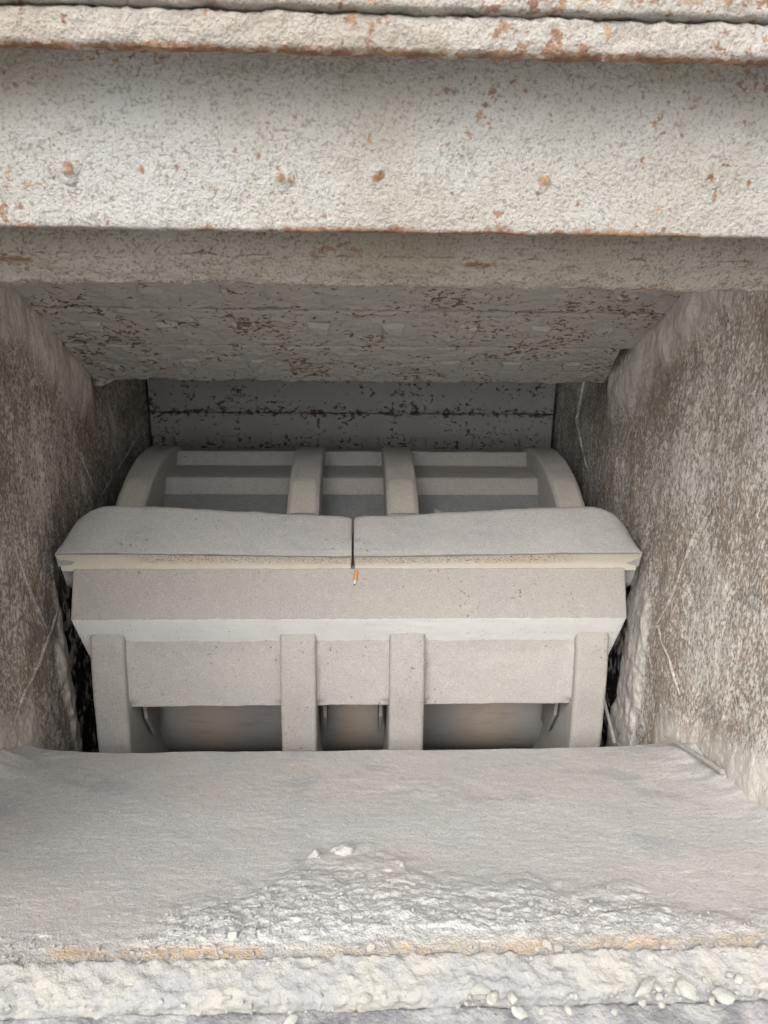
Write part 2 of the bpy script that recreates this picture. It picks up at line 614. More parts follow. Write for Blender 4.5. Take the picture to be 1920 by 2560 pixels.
def wall_seam(wall, sgn, pts, w, h, mat):
    """a raised joint that runs over the wall liner"""
    pts = [np.array(p, float) for p in pts]
    V, F = [], []
    L = []
    for i in range(len(pts) - 1):
        n = max(2, int(np.linalg.norm(pts[i + 1] - pts[i]) / .012))
        for k in range(n):
            L.append(pts[i] + (pts[i + 1] - pts[i]) * k / n)
    L.append(pts[-1])
    L = np.array(L)
    L[:, 1] += .004 * np.sin(np.arange(len(L)) * .9) * .5
    tg = np.gradient(L, axis=0)
    tg /= np.linalg.norm(tg, axis=1)[:, None]
    nr = np.stack([-tg[:, 1], tg[:, 0]], 1)
    prof = [(-1, -.006), (-.8, .45 * h), (-.3, h), (.3, h), (.8, .45 * h), (1, -.006)]
    m = len(prof)
    for i in range(len(L)):
        ta = min(1, i / 4, (len(L) - 1 - i) / 4)
        for s, hh in prof:
            q = L[i] + nr[i] * s * w
            V.append((sgn * (WX - .002 - max(-.006, hh * ta)), q[0], q[1]))
    V = np.array(V)
    V[:, 0] -= sgn * .002 * fbm(V, 40, 2, 4)
    for i in range(len(L) - 1):
        for j in range(m - 1):
            a = i * m + j
            F.append([a, a + m, a + m + 1, a + 1] if sgn < 0 else [a, a + 1, a + m + 1, a + m])
    n = len(V)
    at = {'crust': np.full(n, .22), 'gap_shade': np.zeros(n)}
    return mesh_np('weld_seam', V, F, mat, wall, attrs=at)


# ------------------------------------------------------------------ front beam across the top of the opening
beam = thing('front_beam', (0, 1.02, -.09), 'whitish powder crusted steel beam across the top of the opening with rusty bolts', 'beam')


def rust_edge(zc, w):
    return lambda P, N: np.clip(1 - np.abs(P[:, 2] - zc) / w, 0, 1)


sweep('web_plate', [(1.0, -.0145), (1.0, .24), (1.05, .24), (1.05, -.0145)], -WX, WX, M_BEAM, beam, r=.006, ds=.006, dx=.006,
      disp=crumbs(.0016, 60, .0018, 14, 2), attr={'rust': lambda P, N: np.where(P[:, 2] < .05, np.clip(1 - np.abs(P[:, 2] + .0145) / .024, 0, 1) * (.62 + .38 * sstep(-.2, .4, fbm(P * [1, 0, 0], 9, 2, 77))), 0)})
sweep('top_flange', [(.925, .163, .012), (.925, .200, .006), (1.06, .225), (1.06, .185)], -WX, WX, M_LIP, beam, r=.006, ds=.006, dx=.006,
      disp=crumbs(.003, 40, .0022, 110, 4), attr={'rust': lambda P, N: np.clip(1 - np.abs(P[:, 2] - .166) / .016, 0, 1) * np.where(P[:, 1] < .96, 1, .3)})
sweep('upper_plate', [(.919, .206), (.917, .30), (1.0, .30), (1.0, .19)], -WX, WX, M_LIP, beam, r=.006, ds=.007, dx=.008,
      disp=crumbs(.003, 30, .0015, 120, 6), attr={'rust': lambda P, N: np.clip(1 - np.abs(P[:, 2] - .222) / .03, 0, 1) * .8})
sweep('rear_plate', [(1.10, -.053), (1.10, .20), (1.125, .20), (1.125, -.053)], -WX, WX, M_UNDER, beam, r=.004, ds=.007, dx=.008,
      disp=crumbs(.0012, 50, .001, 120, 8), attr={'rust': lambda P, N: rust_edge(-.052, .014)(P, N) * (.45 + .5 * sstep(-.2, .5, fbm(P * [1, 0, 0], 6, 3, 78)))})
sweep('lower_lip', [(1.138, -.088, .014), (1.096, -.047, .004), (1.21, -.045), (1.21, -.092)], -WX, WX, M_UNDER, beam, r=.008, ds=.006, dx=.007,
      disp=lambda P, N: .0050 * fbm(P * [.4, 1, 1], 30, 4, 10) + .0032 * fbm(P * [.6, 1, 1], 110, 3, 12), attr={'rust': lambda P, N: rust_edge(-.056, .014)(P, N) * (.4 + .5 * sstep(-.2, .5, fbm(P * [1, 0, 0], 8, 3, 79)))})


def dome(name, loc, r, h, mat, parent, seed, squash=1.0):
    V, F = [], []
    nr, na = 7, 16
    for i in range(nr):
        t = i / (nr - 1)
        for j in range(na):
            a = 2 * math.pi * j / na
            rr = r * (t if t else .02)
            V.append((rr * math.cos(a), -h * math.cos(t * math.pi / 2) ** 1.2 if t < 1 else .004, rr * math.sin(a) * squash))
    V = np.array(V)
    nz = fbm(V + seed, 70, 3, seed)
    V[:, 1] += .004 * nz
    V[:, 0] *= 1 + .25 * fbm(V + seed * 2, 40, 2, seed + 1)
    V += np.array(loc)
    for i in range(nr - 1):
        for j in range(na):
            a = i * na + j; b = i * na + (j + 1) % na
            F.append([a, a + na, b + na, b])
    F.append(list(range(na)))
    rim = np.clip(1.28 - np.arange(nr) / (nr - 1) * 1.5, 0, .86).repeat(na)
    return mesh_np(name, V, F, mat, parent, attrs={'rust': rim})


web = [o for o in beam.children if o.name.startswith('web_plate')][0]
wv = np.empty(len(web.data.vertices) * 3, np.float32)
web.data.vertices.foreach_get('co', wv)
wv = wv.reshape(-1, 3) + np.array(world_of(web)) - np.array([0, 0, Z0])
ra = np.empty(len(wv), np.float32)
web.data.attributes['rust'].data.foreach_get('value', ra)
srs = np.random.RandomState(33)
spots = [(-.036, .118, .006, .016, .8), (-.022, .012, .005, .006, .9), (-.365, .12, .008, .010, .75), (-.20, .105, .006, .010, .75), (.30, .10, .009, .008, .8),
         (.345, .022, .008, .006, .75), (.36, .075, .006, .010, .75), (-.215, .055, .004, .009, .85), (.325, .058, .005, .006, .85)]
spots += [(srs.uniform(-.5, .52), srs.uniform(.0, .13), srs.uniform(.0025, .008), srs.uniform(.0025, .008), srs.uniform(.75, .95)) for _ in range(60)]
for x, z, sx, sz, a_ in spots:
    ra = np.maximum(ra, a_ * np.exp(-(((wv[:, 0] - x) / sx) ** 2 + ((wv[:, 2] - z) / sz) ** 2) * .8) * (wv[:, 1] < 1.02))
web.data.attributes['rust'].data.foreach_set('value', ra.astype(np.float32))
for k, (x, z) in enumerate([(-.335, .050), (-.085, .046), (.033, .049), (.233, .048), (.440, .053)]):
    dome('bolt_head', (x, 1.0, z), [.021, .019, .017, .019, .016][k], [.0055, .0042, .0032, .003, .0028][k], M_BEAM, beam, k + 1)

# ------------------------------------------------------------------ front impact apron
apron = thing('impact_apron', (0, 1.9, -.45), 'grey caked impact apron with square bolt heads hanging below the front beam', 'impact apron')
A0 = np.array([1.768, -.141]); AD = np.array([1.0, -.66]); AD /= np.linalg.norm(AD)
AN = np.array([AD[1], -AD[0]])         # faces down and towards the opening


def ap_pt(y, n=0.0):
    s = (y - A0[0]) / AD[0]
    return A0 + AD * s + AN * n


def slab(y0, y1, thick, x0, x1, amp, seed, name='impact_plate', gap=.004, extra=None, mat=None, shape=None):
    a, b = ap_pt(y0 + gap), ap_pt(y1 - gap)
    c_, d = b - AN * thick, a - AN * thick
    def disp(P, N):
        face = np.clip(N[:, 1] * AN[0] + N[:, 2] * AN[1], -1, 1)
        v = amp * fbm(P, 16, 4, seed) + amp * .7 * fbm(P, 70, 3, seed + 3)
        if extra is not None:
            v = v + extra(P, N)
        return v * (face > -.5)
    return sweep(name, [a, b, c_, d], x0, x1, mat or M_APRON, apron, r=.007, ds=.006, dx=.007, capr=.010, disp=disp, shape=shape)


slab(1.25, 1.862, .06, -.765, .765, .005, 11)
slab(1.862, 2.029, .06, -.764, .760, .005, 14)


def slant_end(P):
    P = P.copy()
    P[:, 0] += np.where(P[:, 0] > .6, .19 * (P[:, 1] - 2.05), 0)
    return P


def edge_sag(P, N):
    # cake hanging from the left end and a ragged lower edge
    e = (N[:, 1] * AD[0] + N[:, 2] * AD[1] > .4)
    return e * (.010 * fbm(P, 6, 3, 44) + .006 * fbm(P, 34, 3, 45) +   .038 * sstep(-.64, -.76, P[:, 0]) - .012 * sstep(-.5, -.6, P[:, 0]))


low_plate = slab(2.029, 2.232, .06, -.758, .720, .005, 17, extra=edge_sag, shape=slant_end)


def nut_mesh(name, s, h, seed, mat):
    """square bolt head, edges rounded by caked dust; lies in x/z plane facing -y"""
    n = 11
    V, F = [], []
    u = np.linspace(-1, 1, n)
    for a in u:
        for b in u:
            m = max(abs(a), abs(b))
            hh = h * float(1 - sstep(.72, .98, m)) - .004 * (m > .98)
            V.append((a * s * 1.12, -hh * .6, b * s * 1.12))
    V = np.array(V)
    V[:, 1] += .0025 * fbm(V + seed, 60, 3, seed)
    V[:, 0] += .002 * fbm(V + seed, 30, 2, seed + 2)
    F = grid_faces(n, n, flip=True).tolist()
    me = bpy.data.meshes.new(name)
    me.from_pydata(V.tolist(), [], F)
    me.polygons.foreach_set('use_smooth', np.ones(len(F), bool))
    me.set_sharp_from_angle(angle=math.radians(50))
    me.materials.append(mat)
    return me


plates = [o for o in apron.children if o.name.startswith('impact_plate')]
nuts = [nut_mesh('bolt_head', .026, .011, s, M_APRON) for s in (1, 2, 3)]
apr_rot = Euler((math.atan2(-AN[1], -AN[0]) * 1.0, 0, 0)) if False else None
# -y axis of the head must point along AN (in y,z)
ang = math.atan2(AN[1], AN[0]) - math.atan2(0, -1)
rng = random.Random(5)
for row, (yy, pl, xs_) in enumerate([(1.805, plates[0], [-.45, -.27, .29, .475, .64]),
                                     (1.942, plates[1], [-.64, -.455, -.265, -.085, .10, .28, .47, .635]),
                                     (2.125, plates[2], [-.45, -.265, .275, .445, .615])]):
    for x in xs_:
        p = ap_pt(yy, .001)
        o = bpy.data.objects.new('bolt_head', rng.choice(nuts))
        C.objects.link(o)
        o.parent = pl
        w = world_of(pl)
        o.location = Vector((x + rng.uniform(-.006, .006), p[0], p[1] + Z0)) - w
        o.rotation_euler = (ang, rng.uniform(-.08, .08), 0)
        k = rng.uniform(.9, 1.08)
        o.scale = (k, .75 if row != 1 else 1.15, k)

# ------------------------------------------------------------------ rear apron
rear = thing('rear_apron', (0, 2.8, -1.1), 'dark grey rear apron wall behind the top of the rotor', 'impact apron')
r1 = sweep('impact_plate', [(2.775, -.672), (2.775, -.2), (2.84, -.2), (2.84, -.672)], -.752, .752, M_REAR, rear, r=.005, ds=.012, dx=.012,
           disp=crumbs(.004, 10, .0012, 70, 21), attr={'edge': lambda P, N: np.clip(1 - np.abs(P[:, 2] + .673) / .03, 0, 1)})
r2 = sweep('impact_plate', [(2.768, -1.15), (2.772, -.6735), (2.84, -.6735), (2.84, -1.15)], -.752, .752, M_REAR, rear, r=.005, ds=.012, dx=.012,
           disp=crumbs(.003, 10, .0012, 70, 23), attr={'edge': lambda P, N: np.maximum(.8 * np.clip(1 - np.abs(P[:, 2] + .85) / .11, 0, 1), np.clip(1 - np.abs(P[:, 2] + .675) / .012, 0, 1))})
rn = nut_mesh('bolt_head', .024, .011, 7, M_REAR)
for i in range(8):
    x = -.640 + .1775 * i
    o = bpy.data.objects.new('bolt_head', rn)
    C.objects.link(o)
    o.parent = r2
    o.location = Vector((x, 2.766, -.79 + Z0)) - world_of(r2)
    o.rotation_euler = (0, rng.uniform(-.05, .05), 0)

# ------------------------------------------------------------------ rotor
CY, CZ, RR = 2.28, -1.32, .635
rotor = thing('crusher_rotor', (0, CY, CZ - RR), 'grey powder coated crusher rotor with four ribbed discs and two blow bars', 'rotor')


def disc_r(a):
    a = np.degrees(a) % 360
    lug = np.where((a > 120) & (a < 185), np.clip(1 - np.abs(a - 149) / 22, 0, 1), 0)
    return RR + .042 * lug ** 1.3


dprof = []
for k in range(150):
    a = 2 * math.pi * k / 150
    r = float(disc_r(np.array(a)))
    dprof.append((CY + r * math.cos(a), CZ + r * math.sin(a), 0.0))
DX = [(-.662, -.577), (-.186, -.094), (.094, .186), (.577, .662)]
for k, (a, b) in enumerate(DX):
    sweep('rotor_disc', dprof, a, b, M_DISC, rotor, r=0, ds=.02, dx=.012, capr=.010,
          disp=crumbs(.0018, 18, .0008, 70, 30 + k), smooth=35)

# paler facet on the rim of each disc behind the bars
for k, (a, b) in enumerate(DX):
    n1, n2 = 16, 14
    u = np.linspace(-1, 1, n1); v = np.linspace(0, 1, n2)
    U, W = [q.ravel() for q in np.meshgrid(u, v, indexing='ij')]
    arch = 3.2 * (1 - np.sqrt(np.clip(1 - np.abs(U) ** 3, 0, 1)))
    aa = np.radians(119 - (119 - 104.5 - arch) * W)
    edge = np.minimum(1, np.minimum((1 - np.abs(U)) / .12, (1 - W) / .1))
    rr_ = RR + .0008 + .0042 * edge
    P = np.stack([(a + b) / 2 + U * ((b - a) / 2 - .009), CY + rr_ * np.cos(aa), CZ + rr_ * np.sin(aa)], 1)
    mesh_np('rim_facet', P, grid_faces(n1, n2, flip=True), M_FACET, rotor)

# drum in the middle
hp = [(CY + .385 * math.cos(2 * math.pi * k / 64), CZ + .385 * math.sin(2 * math.pi * k / 64), 0.0) for k in range(64)]
sweep('shaft_drum', hp, -.60, .60, M_STEEL, rotor, r=0, ds=.05, dx=.015, capr=.004,
      attr={'brown': lambda P, N: np.clip(np.exp(-((P[:, 0] + .42) / .10) ** 2) + np.exp(-(P[:, 0] / .075) ** 2) + np.exp(-((P[:, 0] - .40) / .10) ** 2), 0, 1)})

# blow bar holder: upper powdered face, scoured underside
HOLD = [(1.723, -.815, .004), (1.666, -.924, .003), (1.758, -1.10, .01), (1.95, -1.02, .01), (1.86, -.82, .01)]
holder = sweep('bar_holder', HOLD, -.69, .69, M_ROTOR, rotor, r=.0015, ds=.006, dx=.008, capr=.005,
               disp=lambda P, N: .0014 * fbm(P, 9, 3, 40) + .0008 * fbm(P, 70, 3, 45))
holder.data.materials.append(M_PALE)
for pg in holder.data.polygons:
    if pg.normal.y < -.3 and pg.normal.z < -.12:
        pg.material_index = 1

# front plates between the discs
for k in range(3):
    xa, xb = DX[k][1], DX[k + 1][0]
    def fill(P, N, xa=xa, xb=xb):
        e = np.minimum(P[:, 0] - xa, xb - P[:, 0])
        f = np.exp(-np.clip(e, 0, None) / .012) * .014
        top = .004 * sstep(-1.06, -1.0, P[:, 2])
        return np.where(N[:, 1] < -.4, f * sstep(-1.19, -1.17, P[:, 2]) * sstep(-1.0, -1.06, P[:, 2]) + top + .0018 * fbm(P, 12, 3, 60 + k) + .0008 * fbm(P, 80, 2, 61), 0)
    sweep('front_plate', [(1.722, -.97), (1.690, -1.196), (1.722, -1.200), (1.760, -.97)], xa - .004, xb + .004, M_PLATE, rotor,
          r=.004, ds=.007, dx=.007, capr=.001, disp=fill)

# steps between the discs behind the bars
BACK = [(1.95, -1.02), (2.15, -.845), (2.222, -.790, .008), (2.246, -.749, .012), (2.395, -.757, .010), (2.424, -.716, .010), (2.52, -.735), (2.5, -1.0), (2.1, -1.1)]
for k in range(3):
    xa, xb = DX[k][1], DX[k + 1][0]
    sweep('back_plate', BACK, xa - .004, xb + .004, M_ROTOR, rotor, r=.004, ds=.012, dx=.012, capr=.001,
          disp=crumbs(.0015, 14, .0009, 80, 70 + k))

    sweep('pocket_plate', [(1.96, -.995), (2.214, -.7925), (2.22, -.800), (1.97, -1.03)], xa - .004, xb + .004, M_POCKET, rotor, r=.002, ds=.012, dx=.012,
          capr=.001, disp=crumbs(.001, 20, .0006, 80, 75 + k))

# two blow bars, worn round at their outer ends
BAR = [(1.708, -.763, .0015), (1.724, -.797, .004), (1.742, -.812, .01), (1.775, -.868, .008), (1.96, -.95, .01), (2.0, -.80, .01), (1.842, -.690, .02)]


def bar(x0, x1, outer, seed):
    def shape(P):
        P = P.copy()
        e = (P[:, 0] - x0) if outer < 0 else (x1 - P[:, 0])        # distance from the outer end
        inn = (x1 - P[:, 0]) if outer < 0 else (P[:, 0] - x0)      # distance from the seam
        top = sstep(-.80, -.765, P[:, 2] + 0 * e)
        # round the back upper edge off towards the outer end
        q = np.clip(e / .105, 0, 1)
        k = 1 - np.sqrt(1 - (1 - q) ** 2)
        back = np.clip((P[:, 1] - 1.708) / .134, 0, 1.2)
        P[:, 2] -= k * back * .085 * np.where(P[:, 2] > -.80, 1, .2)
        P[:, 1] -= k * back * .045
        # worn hollow towards the seam
        w = sstep(.60, .0, inn)
        P[:, 2] -= top * w * (.010 + .016 * np.clip(back, 0, 1))
        P[:, 1] += np.where(P[:, 1] < 1.72, .004 * w, 0)
        c = np.exp(-np.clip(inn, 0, None) / .010)
        P[:, 2] -= np.where(P[:, 1] > 1.76, c * .008, 0) * top
        # the bevel runs in at a slant at the outer end
        return P
    def pits(P, N):
        inn = (x1 - P[:, 0]) if outer < 0 else (P[:, 0] - x0)
        return np.clip(sstep(.58, .45, inn) * np.clip((P[:, 2] + .806) / .025, 0, 1), 0, 1)
    o = sweep('blow_bar', BAR, x0, x1, M_BAR, rotor, r=.004, ds=.007, dx=.008, capr=.004, shape=shape,
              disp=crumbs(.0022, 14, .0008, 70, seed))
    # striking face strip, a separate skin just proud of the bevel
    n = int((x1 - x0) / .006)
    xs = np.linspace(x0 + .003, x1 - .003, n)
    zz = np.linspace(0, 1, 9)
    X, T = [a.ravel() for a in np.meshgrid(xs, zz, indexing='ij')]
    inn = (x1 - X) if outer < 0 else (X - x0)
    w = sstep(.60, .0, inn)
    ya = 1.7065 + .004 * w; za = -.7655 - .010 * w
    yb = np.full_like(X, 1.7335); zb = np.full_like(X, -.822)
    curve = np.sin(T * math.pi) * .004
    P = np.stack([X, ya + (yb - ya) * T + curve, za + (zb - za) * T], 1)
    P[:, 1] -= .0042 + .0009 * fbm(P, 50, 3, seed + 3)
    mesh_np('striking_face', P, grid_faces(n, 9, flip=False), M_FACE, o, attrs={'pits': sstep(.60, .46, inn) * sstep(.62, .42, T)})
    return o


bar(-.722, -.0022, -1, 80)
bar(.0022, .722, 1, 84)


def lock_plate(x, sgn, pts, th=.009, tilt=.0):
    """thin keeper plate standing a little off the inner side of a disc"""
    prof = [(p[0], p[1], .003) for p in pts]
    o = sweep('lock_plate', prof, min(x, x + sgn * th), max(x, x + sgn * th), M_CLIP, rotor, r=.003, ds=.01, dx=.004, capr=.001)
    return o


LP = [(1.745, -1.185), (1.750, -1.275), (1.805, -1.37), (1.865, -1.375), (1.87, -1.185)]
for x, s in ((-.566, 1), (-.081, 1), (.081, -1), (.566, -1)):
    lock_plate(x, s, LP)

# ------------------------------------------------------------------ feed chute: plate, lip, sill
FA, FB = -.607, -.39
chute = thing('feed_chute', (0, 1.1, -1.3), 'sloping steel feed plate and sill below the opening buried under dust', 'chute')
sweep('floor_plate', [(.70, FA + FB * .70 - .008), (1.525, FA + FB * 1.525 - .008), (1.515, FA + FB * 1.515 - .05), (.70, FA + FB * .70 - .05)],
      -WX, WX, M_SILL, chute, r=.004, ds=.05, dx=.05)
def cells(p, scale, seed):
    """cheap cellular clods: distance to the nearest jittered lattice point"""
    q = p * scale
    i = np.floor(q).astype(int)
    best = np.full(len(p), 9.0)
    for dx in (-1, 0, 1):
        for dy in (-1, 0, 1):
            h = PERM[(PERM[(i[:, 0] + dx + seed) & 255] + i[:, 1] + dy) & 255]
            h2 = PERM[(h + 57) & 255]
            cx = i[:, 0] + dx + h / 256.; cy = i[:, 1] + dy + h2 / 256.
            best = np.minimum(best, (q[:, 0] - cx) ** 2 + (q[:, 1] - cy) ** 2)
    return np.sqrt(best)


def caked(P, N):
    q = P * [1, 1, 0]
    c1 = cells(np.column_stack([q[:, 0], P[:, 1] - P[:, 2]]), 45, 12)
    c2 = cells(np.column_stack([q[:, 0], P[:, 1] - P[:, 2]]), 120, 15)
    return .003 * fbm(P, 14, 3, 90) + .0035 * fbm(P, 55, 4, 92, .65) + .0035 * (.5 - np.clip(c1, 0, 1)) * (.6 + .5 * fbm(q, 4, 2, 94)) +   .0025 * (.5 - np.clip(c2, 0, 1))


sweep('sill_plate', [(.652, -.884, .012), (.650, -.93), (.704, -.93), (.703, -.873, .006)], -WX, WX, M_SILL, chute, r=.008, ds=.003, dx=.004,
      disp=caked)
sweep('door_frame', [(.45, -.912), (.45, -.97), (.652, -.97), (.652, -.902)], -WX, WX, M_FRAME, chute, r=.006, ds=.008, dx=.010,
      disp=crumbs(.004, 16, .002, 80, 93))


# ------------------------------------------------------------------ the dust that lies on it
def heap_mask(X, Y):
    p = np.stack([X, Y, np.zeros_like(X)], 1)
    wob = .05 * fbm(p, 8, 3, 120) + .02 * fbm(p, 30, 2, 121)
    # ridge of crumbled dust: upper boundary in y as a function of x
    xb = np.array([-.8, -.45, -.30, -.21, -.10, -.02, .03, .10, .22, .32, .42, .50, .8])
    yb = np.array([.70, .73, .76, .85, .92, .995, .985, .915, .88, .85, .84, .78, .72])
    top = np.interp(X, xb, yb) + wob * .9
    return sstep(.07, -.07, Y - top), top


def dust_h(X, Y):
    p = np.stack([X, Y, np.zeros_like(X)], 1)
    h = .004 * fbm(p, 5, 3, 100) + .0009 * fbm(np.stack([X * .7, Y, 0 * X], 1), 60, 4, 101)
    # fillets against the walls, fuller towards the back corners
    back = sstep(1.0, 1.5, Y)
    for s in (-1, 1):
        e = np.clip(WX - s * X, 0, None)
        h = h + (.026 + .042 * back) * (1 - .5 * sstep(1.40, 1.52, Y)) * np.exp(-e / (.035 + .03 * back)) * (1 + .35 * fbm(p, 9, 3, 104))
    hm, top = heap_mask(X, Y)
    heap = hm * (.007 + .012 * np.clip((top - Y) / .15, 0, 1) * np.clip((Y - .70) / .06, 0, 1))
    cl = cells(p, 34, 3)
    cl2 = cells(p, 95, 9)
    lump = .007 * fbm(p, 24, 3, 107) + .006 * fbm(p, 62, 4, 108, .65) - .003 * np.abs(fbm(p, 110, 2, 109)) + .003 * (.5 - np.clip(cl, 0, 1))
    ridge = sstep(.05, .0, np.abs(Y - top + .012)) * sstep(.5, .38, np.abs(X - .08))
    h = h + heap + hm * lump * (.36 + .28 * sstep(.98, .78, Y)) + ridge * (.002 + .005 * fbm(p, 18, 3, 113))
    # low ripples in the middle
    h = h + .006 * np.exp(-(((X - .12) / .10) ** 2 + ((Y - 1.25) / .07) ** 2)) * fbm(p, 14, 3, 109)
    # worn down to the edge plate at the front, feathered at the lip
    h = h * (.12 + .88 * sstep(.690, .79, Y)) 
    h = h - .016 * sstep(1.498, 1.524, Y) ** 2
    return h, hm


nx, ny = 520, 330
xs = np.linspace(-.766, .766, nx)
ys = np.concatenate([[.6985, .6990, .6995], np.linspace(.70, 1.10, 200), np.linspace(1.10, 1.526, 131)[1:], 1.527 + .0008 * np.arange(6)])
X, Y = [a.ravel() for a in np.meshgrid(xs, ys, indexing='ij')]
H, hm = dust_h(X, Y)
P = np.stack([X, Y - H * .3, FA + FB * Y + H], 1)
lipm = Y > 1.5265
P[lipm, 2] = (P[:, 2].reshape(nx, -1)[:, len(ys) - 7][:, None].repeat(len(ys), 1).ravel() - (Y - 1.5265) * 30)[lipm]
frm = Y < .6998
P[frm, 2] -= .006 + (.6998 - Y[frm]) * 22
P[lipm, 1] = (P[:, 1].reshape(nx, -1)[:, len(ys) - 7][:, None].repeat(len(ys), 1).ravel() + (Y - 1.5265) * 2)[lipm]
rust = np.clip(1 - np.abs(Y - .720 + .008 * fbm(np.stack([X, 0 * X, 0 * X], 1), 10, 2, 130)) / .024, 0, 1) * (1 - .55 * hm * sstep(.70, .75, Y))
rust = np.clip(rust * 1.2, 0, 1)
coarse = np.clip(sstep(.98, .74, Y) * hm, 0, 1)
dust = mesh_np('stone_dust', P, grid_faces(nx, len(ys)), M_DUST, origin=(0, 1.1, Z0 - 1.1), attrs={'rust': rust, 'coarse': coarse})
tag(dust, 'fine grey stone dust lying over the feed plate', None, kind='stuff')

# ------------------------------------------------------------------ stones and crumbs
def rock_mesh(name, seed, mat, sub=2, flat=.65):
    bm = bmesh.new()
    bmesh.ops.create_icosphere(bm, subdivisions=sub, radius=1.0)
    V = np.array([v.co[:] for v in bm.verts])
    rs = np.random.RandomState(seed)
    for _ in range(9):                                     # cut facets
        n = rs.normal(size=3); n /= np.linalg.norm(n)
        d = rs.uniform(.55, .85)
        s = V @ n
        V -= np.outer(np.clip(s - d, 0, None), n)
    V *= 1 + .10 * fbm(V + seed, 1.7, 3, seed)[:, None]
    V[:, 2] *= flat
    for v, c in zip(bm.verts, V):
        v.co = c
    me = bpy.data.meshes.new(name)
    bm.to_mesh(me)
    bm.free()
    me.polygons.foreach_set('use_smooth', np.ones(len(me.polygons), bool))
    me.set_sharp_from_angle(angle=math.radians(28))
    me.materials.append(mat)
    return me


def surf_z(x, y):
    if y < .69:
        return -.884
    h, _ = dust_h(np.array([x]), np.array([y]))
    return FA + FB * y + float(h[0])


def put_rock(me, x, y, sx, sy, sz, rz, label, group=None, name='stone', tilt=0.0, sink=.25):
    o = bpy.data.objects.new(name, me)
    C.objects.link(o)
    o.location = (x, y, surf_z(x, y) + sz * (1 - sink) * .6 + Z0)
    o.scale = (sx, sy, sz)
    o.rotation_euler = (tilt, tilt * .5, rz)
    return tag(o, label, 'stone' if name == 'stone' else 'clod', group)


stones = [rock_mesh('stone', 200 + k, M_STONE) for k in range(6)]
def clod_mesh(seed):
    bm = bmesh.new()
    bmesh.ops.create_icosphere(bm, subdivisions=4, radius=1.0)
    V = np.array([v.co[:] for v in bm.verts])
    V *= (1 + .35 * fbm(V, 1.3, 3, seed) + .10 * fbm(V, 5, 3, seed + 2))[:, None]
    for v, c in zip(bm.verts, V):
        v.co = c
    me = bpy.data.meshes.new('dust_clod')
    bm.to_mesh(me)
    bm.free()
    me.polygons.foreach_set('use_smooth', np.ones(len(me.polygons), bool))
    me.materials.append(M_DUST)
    return me


clods = [clod_mesh(300), clod_mesh(310)]
put_rock(stones[0], .365, .655, .024, .009, .010, .55, 'long cream stone slab lying slanted on the sill, largest stone at lower right', tilt=.2)
put_rock(stones[1], .415, .650, .013, .016, .011, .3, 'cream wedge stone on the sill just right of the long slanted slab')
put_rock(stones[2], .455, .640, .016, .011, .009, -.1, 'broad pale flat stone on the sill, farthest right of the big ones')
put_rock(stones[3], .160, .655, .013, .009, .008, .2, 'rounded pale stone alone on the sill right of centre')
put_rock(stones[4], -.070, .625, .011, .008, .007, .9, 'single pale stone on the sill below the centre of the heap')
put_rock(stones[5], -.155, .742, .009, .008, .008, .4, 'small round pale stone at the foot of the dust heap by the rust line')
put_rock(clods[0], -.014, .985, .026, .022, .019, .3, 'largest grey dust clod at the peak of the heap', name='dust_clod', sink=2.0)
put_rock(clods[1], -.060, .968, .017, .014, .012, 1.3, 'second dust clod just left of the peak of the heap', name='dust_clod', sink=2.0)
rr = random.Random(11)
SL = 'small pale angular stone among the loose grit on the sill'
for k in range(34):
    x = rr.choice([rr.uniform(.16, .50), rr.uniform(.22, .50), rr.uniform(.25, .5), rr.uniform(-.1, .5)])
    y = rr.uniform(.625, .72)
    s = rr.uniform(.0045, .0085)
    put_rock(rr.choice(stones), x, y, s * rr.uniform(.8, 1.4), s, s * rr.uniform(.6, .9), rr.uniform(0, 3), SL, 'small stones on the sill', tilt=rr.uniform(-.4, .4))
CL = 'pale crumb of stone in the lower part of the dust heap'
for k in range(10):
    x = rr.choice([rr.uniform(-.25, .02), rr.uniform(.05, .48)])
    y = rr.uniform(.735, .83)
    s = rr.uniform(.0030, .0052)
    put_rock(rr.choice(stones), x, y, s * rr.uniform(.8, 1.3), s, s * .8, rr.uniform(0, 3), CL, 'pale crumbs in the heap', tilt=rr.uniform(-.4, .4))

# grit: too many to count
bm = bmesh.new()
bmesh.ops.create_icosphere(bm, subdivisions=1, radius=1.0)
IV = np.array([v.co[:] for v in bm.verts]); IF = [[v.index for v in f.verts] for f in bm.faces]
bm.free()
GV, GF = [], []
rs = np.random.RandomState(21)
n_g = 2200
gx = rs.uniform(-.55, .6, n_g * 2); gy = .632 + rs.gamma(2.0, .055, n_g * 2)
m_, _t = heap_mask(gx, gy)
keep = (rs.uniform(size=len(gx)) < np.where(gy < .70, .5 + .45 * (gx > .1), m_ * np.clip(1.0 - (gy - .74) / .16, .06, .8) + .005)) & (gy < 1.02)
gx, gy = gx[keep][:n_g], gy[keep][:n_g]
gh, _ = dust_h(gx, gy)
gz = np.where(gy < .69, -.885, FA + FB * gy + gh)
for i in range(len(gx)):
    s = .0009 + .0026 * rs.uniform() ** 3
    q = IV * (1 + .35 * rs.normal(size=(12, 1)).clip(-1, 1)) * s * np.array([rs.uniform(.8, 1.3), rs.uniform(.8, 1.2), rs.uniform(.6, 1)])
    k = len(GV) * 12
    GV.append(q + np.array([gx[i], gy[i], gz[i] + s * .35]))
    GF += [[k + a for a in f] for f in IF]
grit = mesh_np('grit', np.concatenate(GV), GF, M_GRIT, origin=(0, .8, Z0 - .9), smooth_angle=40)
tag(grit, 'loose pale grit scattered over the heap and the sill', None, kind='stuff')


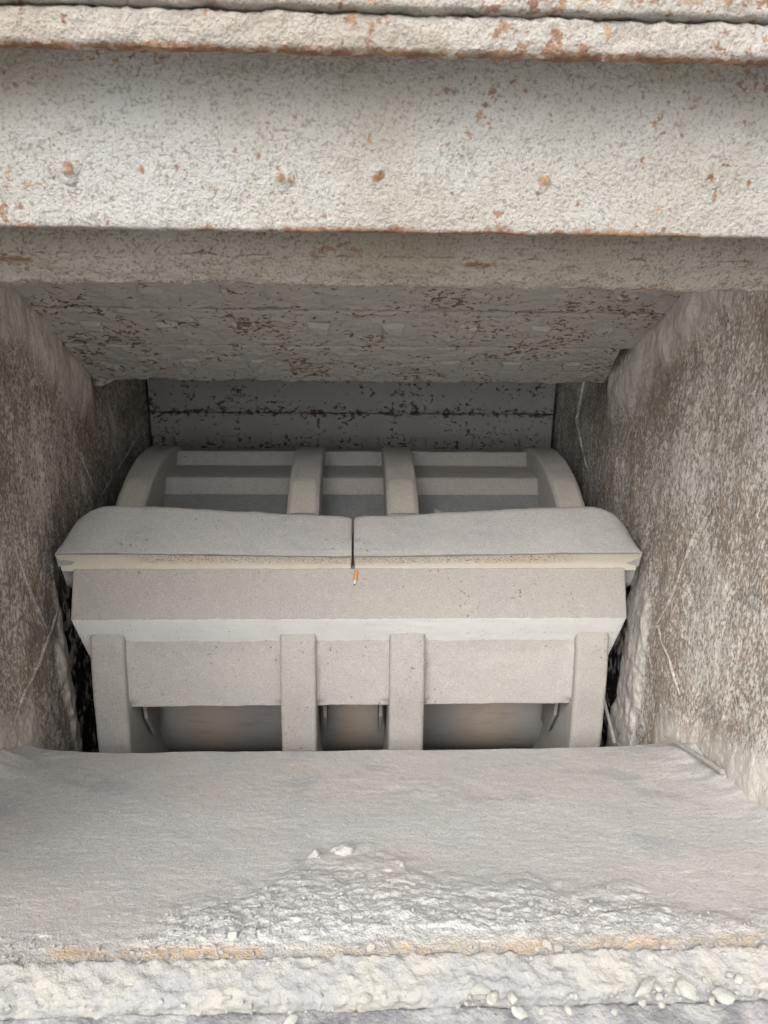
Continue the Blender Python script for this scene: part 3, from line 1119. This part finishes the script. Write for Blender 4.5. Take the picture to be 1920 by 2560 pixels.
# ------------------------------------------------------------------ thin rod in the right corner
def tube(name, pts, radii, mat, parent=None, origin=None, seed=0, sides=10):
    pts = np.array(pts, float)
    V, F = [], []
    n = len(pts)
    tg = np.gradient(pts, axis=0)
    for i in range(n):
        t = tg[i] / np.linalg.norm(tg[i])
        a = np.cross(t, [0, 0, 1.]); a /= np.linalg.norm(a)
        b = np.cross(a, t)
        for j in range(sides):
            w = 2 * math.pi * j / sides
            V.append(pts[i] + radii[i] * (a * math.cos(w) + b * math.sin(w)))
    V = np.array(V)
    for i in range(n - 1):
        for j in range(sides):
            p = i * sides + j; q = i * sides + (j + 1) % sides
            F.append([p, q, q + sides, p + sides])
    F.append(list(range(sides))[::-1]); F.append([(n - 1) * sides + j for j in range(sides)])
    return mesh_np(name, V, F, mat, parent, origin=origin, smooth_angle=50, recalc=True)


rod = tube('rod', [(.742, 1.472, -1.134), (.744, 1.398, -1.1035), (.749, 1.345, -1.083), (.752, 1.285, -1.060), (.755, 1.232, -1.040)],
           [.0032, .0042, .0054, .0062, .0056], M_ROD, origin=(.739, 1.36, Z0 - 1.08))
tag(rod, 'thin dust coated rod lying in the right rear corner of the chute', 'rod')

# small orange stub under the seam of the blow bars
stub = thing('pointed_stub', (.001, 1.700, -.862), 'short orange stub with silver pointed tip below the seam of the blow bars', 'stub')
M_ORANGE = mat_plain('orange_stub', (.62, .27, .075), (.50, .24, .10), 300, .0006, 600)
M_SILVER = mat_plain('silver_tip', (.66, .66, .64), (.50, .50, .50), 300, .0006, 600)
M_POINT = mat_plain('dark_point', (.06, .055, .05), (.09, .08, .07), 300, .0004, 600)
s0 = np.array([.0095, 1.7215, -.818]); s1 = np.array([.0040, 1.7040, -.850])
sd = (s1 - s0)


def seg(name, t0, t1, r0, r1, mat):
    n = 6
    p = [s0 + sd * (t0 + (t1 - t0) * i / (n - 1)) + np.array([0, -.0022, .0012]) for i in range(n)]
    return tube(name, p, [r0 + (r1 - r0) * i / (n - 1) for i in range(n)], mat, stub)


seg('barrel', 0, .66, .0046, .0050, M_ORANGE)
seg('tip', .663, .93, .0049, .0024, M_SILVER)
seg('point', .932, 1.03, .0022, .0007, M_POINT)

# thin guard strip in the gap right of the rotor
gs = tube('guard_strip', [(.716, 1.90, -1.235), (.712, 1.80, -1.262), (.704, 1.66, -1.305)], [.005, .005, .005], M_CLIP, wall_r)

SEAMS_L = [[(1.767, -.169), (1.79, -.223), (1.84, -.36)], [(1.877, -.487), (2.09, -.623), (2.184, -.801)], [(2.184, -.801), (2.379, -.776), (2.69, -.733)],
           [(1.613, -.709), (1.654, -.841), (1.72, -.994)], [(1.80, -.964), (1.72, -.994), (1.625, -1.035), (1.545, -1.045), (1.49, -1.075)]]
SEAMS_R = [[(1.702, -.196), (1.781, -.28), (1.86, -.36)], [(2.493, -.45), (2.546, -.636), (2.352, -.762)],
           [(1.498, -.566), (1.562, -.668), (1.59, -.772), (1.635, -.88), (1.675, -.948)], [(1.675, -.948), (1.582, -.984), (1.488, -1.035)]]
for sg, wl, L_, m_w in ((-1, wall_l, SEAMS_L, M_WALL_L), (1, wall_r, SEAMS_R, M_WALL_R)):
    for pts in L_:
        wall_seam(wl, sg, pts, .005, .0024, m_w)
